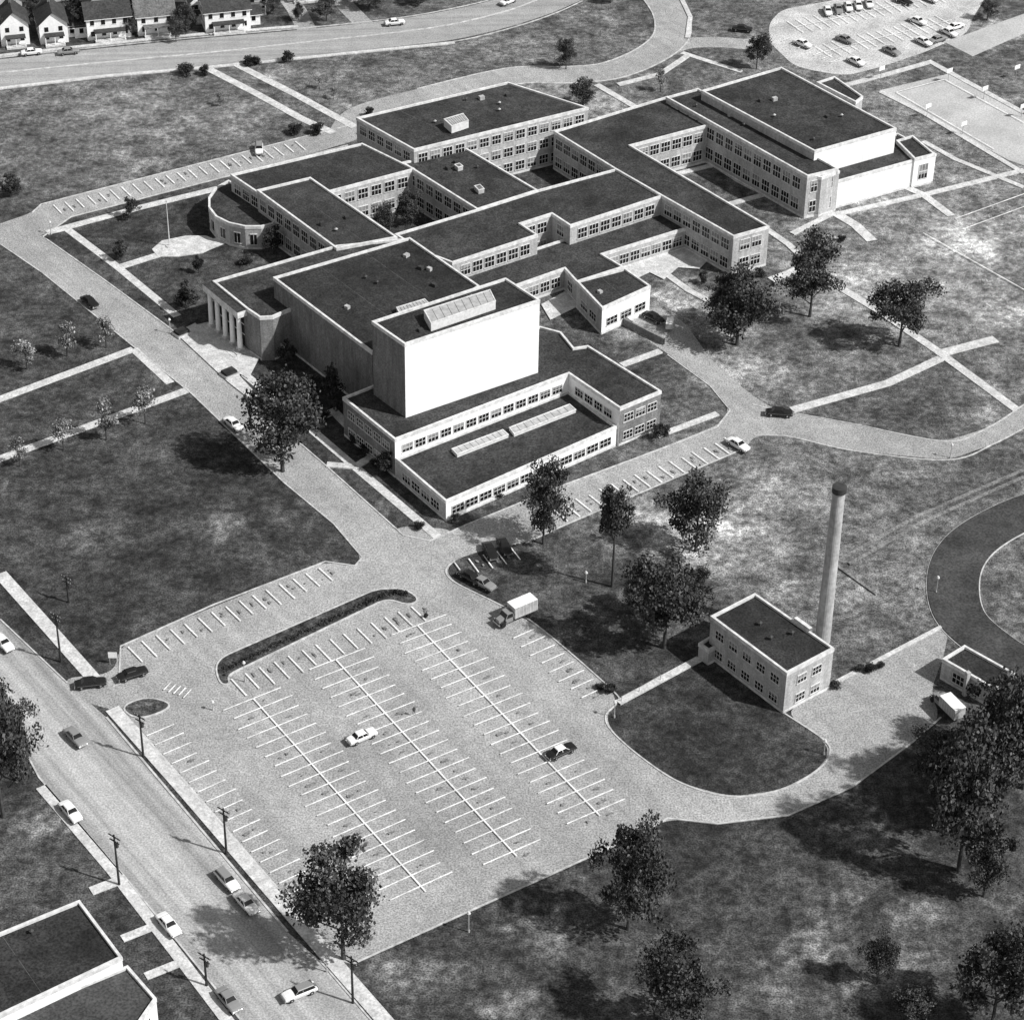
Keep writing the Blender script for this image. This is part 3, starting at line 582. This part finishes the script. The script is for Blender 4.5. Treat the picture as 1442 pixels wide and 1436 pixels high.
# ---------------- street furniture ----------------
def pole(u,v,vt):
    h=(v-vt)/pxm(u,v)[1]; g=G(u,v); mb=MB(); mb.tube((0,0,0),(0,0,h),.2,.13,8,wood)
    for zz,l in ((h-.5,2.4),(h-1.4,2.0)):
        mb.box((0,.0),(.8,-.6),l,.16,zz,zz+.16,wood)
        for x in (-.45,-.2,.2,.45):
            q=Vector((.8,-.6,0))*x*l; mb.tube((q.x,q.y,zz+.16),(q.x,q.y,zz+.36),.06,.05,6,metal)
    mb.tube((.3,.1,h-2.6),(.3,.1,h-1.7),.25,.25,8,darkm)
    o=mb.obj('utility_pole'); o.location=(g.x,g.y,0)
for q in ((86,932,866),(168,1246,1178),(319,1202,1140),(497,1412,1350),(202,1066,1008),(291,1388,1345),(97,848,812)): pole(*q)
def lamp(u,v,vt):
    h=(v-vt)/pxm(u,v)[1]; g=G(u,v); mb=MB(); mb.tube((0,0,0),(0,0,h),.09,.06,8,metal); mb.tube((0,0,h),(0,0,h+.2),.12,.3,10,darkm); mb.tube((0,0,h+.2),(0,0,h+.55),.3,.16,10,frame); mb.tube((0,0,0),(0,0,.5),.18,.14,8,metal)
    o=mb.obj('street_lamp'); o.location=(g.x,g.y,0)
for q in ((660,1312,1288),(865,1010,990),(345,960,935),(72,330,315),(240,470,452),(1160,1062,1045),(735,480,470),(1338,645,628),(1318,835,815),(825,820,808),(300,1000,990),(460,1368,1345)): lamp(*q)
mb=MB(); mb.tube((0,0,0),(0,0,11),.14,.06,8,frame); mb.tube((0,0,11),(0,0,11.25),.14,.05,8,chrome); mb.tube((0,0,0),(0,0,.4),.9,.8,12,conc); o=mb.obj('flagpole'); o.location=G(239,348)
for (u,v,a) in ((1305,165,0),(1335,115,0),(1385,140,0),(1438,165,0),(1355,190,0),(1240,112,0),(1430,110,0)):
    mb=MB(); mb.tube((0,0,0),(0,0,3.2),.08,.08,8,metal); mb.box((0,-.5),(.8,.6),1.8,.08,2.6,3.7,white); mb.tube((0,0,3.0),(0,-.5,3.1),.05,.05,6,metal)
    for i in range(10):
        t0,t1=2*math.pi*i/10,2*math.pi*(i+1)/10; mb.tube((.25+.23*math.cos(t0),-.85+.23*math.sin(t0),2.9),(.25+.23*math.cos(t1),-.85+.23*math.sin(t1),2.9),.02,.02,4,darkm,False)
    o=mb.obj('basketball_hoop'); o.location=G(u,v)
mb=MB(); 
for x in (-.6,.6): mb.tube((x,0,0),(x,0,2.6),.05,.05,6,metal)
mb.box((0,-.07),(1,0),1.5,.06,1.4,2.6,white); o=mb.obj('entrance_sign'); o.location=G(160,935)
for (u,v) in ((256,471),(323,528)):
    mb=MB(); g=G(u,v); d=G(u+10,v-4)-g; mb.box(g,d,3.2,2.6,0,.6,conc,soil); mb.box(g,d,2.6,2.0,.601,1.1,leafk); mb.obj('planter_box')
mb=MB()
for (u,v) in ((875,988),(900,975),(930,958)): g=G(u,v); mb.tube((g.x,g.y,0),(g.x,g.y,1.2),.06,.06,6,metal)
a=P([(875,988),(900,975),(930,958)],0); mb.ribbon(a,.06,1.1,1.18,metal); mb.obj('pipe_railing')
# person
def person(u,v,ang):
    J=[(0,0,.95),(0,0,1.2),(0,0,1.45),(0,0,1.56),(0,.02,1.68),(-.2,0,1.42),(-.26,.05,1.15),(-.24,.16,.92),(.2,0,1.42),(.26,-.05,1.15),(.24,.02,.9),(-.1,0,.9),(-.11,.14,.5),(-.11,.12,.06),(-.11,.26,.04),(.1,0,.9),(.11,-.04,.5),(.11,-.2,.08),(.11,-.08,.04)]
    E=[(0,1),(1,2),(2,3),(3,4),(2,5),(5,6),(6,7),(2,8),(8,9),(9,10),(0,11),(11,12),(12,13),(13,14),(0,15),(15,16),(16,17),(17,18)]
    Rr=[.14,.14,.15,.06,.11,.07,.05,.04,.07,.05,.04,.1,.07,.05,.04,.1,.07,.05,.04]
    me=bpy.data.meshes.new('person'); me.from_pydata(J,E,[]); me.materials.append(cloth); o=bpy.data.objects.new('person',me); S.collection.objects.link(o)
    md=o.modifiers.new('s','SKIN')
    for i,r in enumerate(Rr): me.skin_vertices[0].data[i].radius=(r,r)
    me.skin_vertices[0].data[0].use_root=True
    o.modifiers.new('b','SUBSURF').levels=1; g=G(u,v); o.location=(g.x,g.y,zr[0]+.03); o.rotation_euler=(0,0,ang)
try: person(583,1008,.6)
except Exception as e: print('person',e)
# ---------------- light, world, camera ----------------
az=math.radians(-22); el=math.radians(45)
s=Vector((math.cos(el)*math.cos(az),math.cos(el)*math.sin(az),math.sin(el)))
sl=bpy.data.lights.new('sun','SUN'); sl.energy=4.7; sl.angle=math.radians(1.2); sl.color=(1,.995,.985); so=bpy.data.objects.new('sun',sl); S.collection.objects.link(so); so.rotation_euler=s.to_track_quat('Z','Y').to_euler()
w=bpy.data.worlds.new('World'); S.world=w; w.use_nodes=True; nt=w.node_tree; bg=nt.nodes['Background']
sk=nt.nodes.new('ShaderNodeTexSky'); sk.sky_type='NISHITA'; sk.sun_disc=False; sk.sun_elevation=el; sk.sun_rotation=math.radians(112)
bw=nt.nodes.new('ShaderNodeRGBToBW'); nt.links.new(sk.outputs[0],bw.inputs[0]); nt.links.new(bw.outputs[0],bg.inputs[0]); bg.inputs[1].default_value=.125
cd=bpy.data.cameras.new('camera'); cd.sensor_width=36; cd.sensor_fit='HORIZONTAL'; cd.lens=36*FL/1442; cd.clip_end=20000; cd.clip_start=1
co=bpy.data.objects.new('camera',cd); S.collection.objects.link(co)
m=Matrix((( RR.x,UU.x,-fw.x,0),(RR.y,UU.y,-fw.y,0),(RR.z,UU.z,-fw.z,H),(0,0,0,1))); co.matrix_world=m
S.camera=co
S.view_settings.view_transform='Standard'; S.view_settings.look='None'; S.view_settings.exposure=0
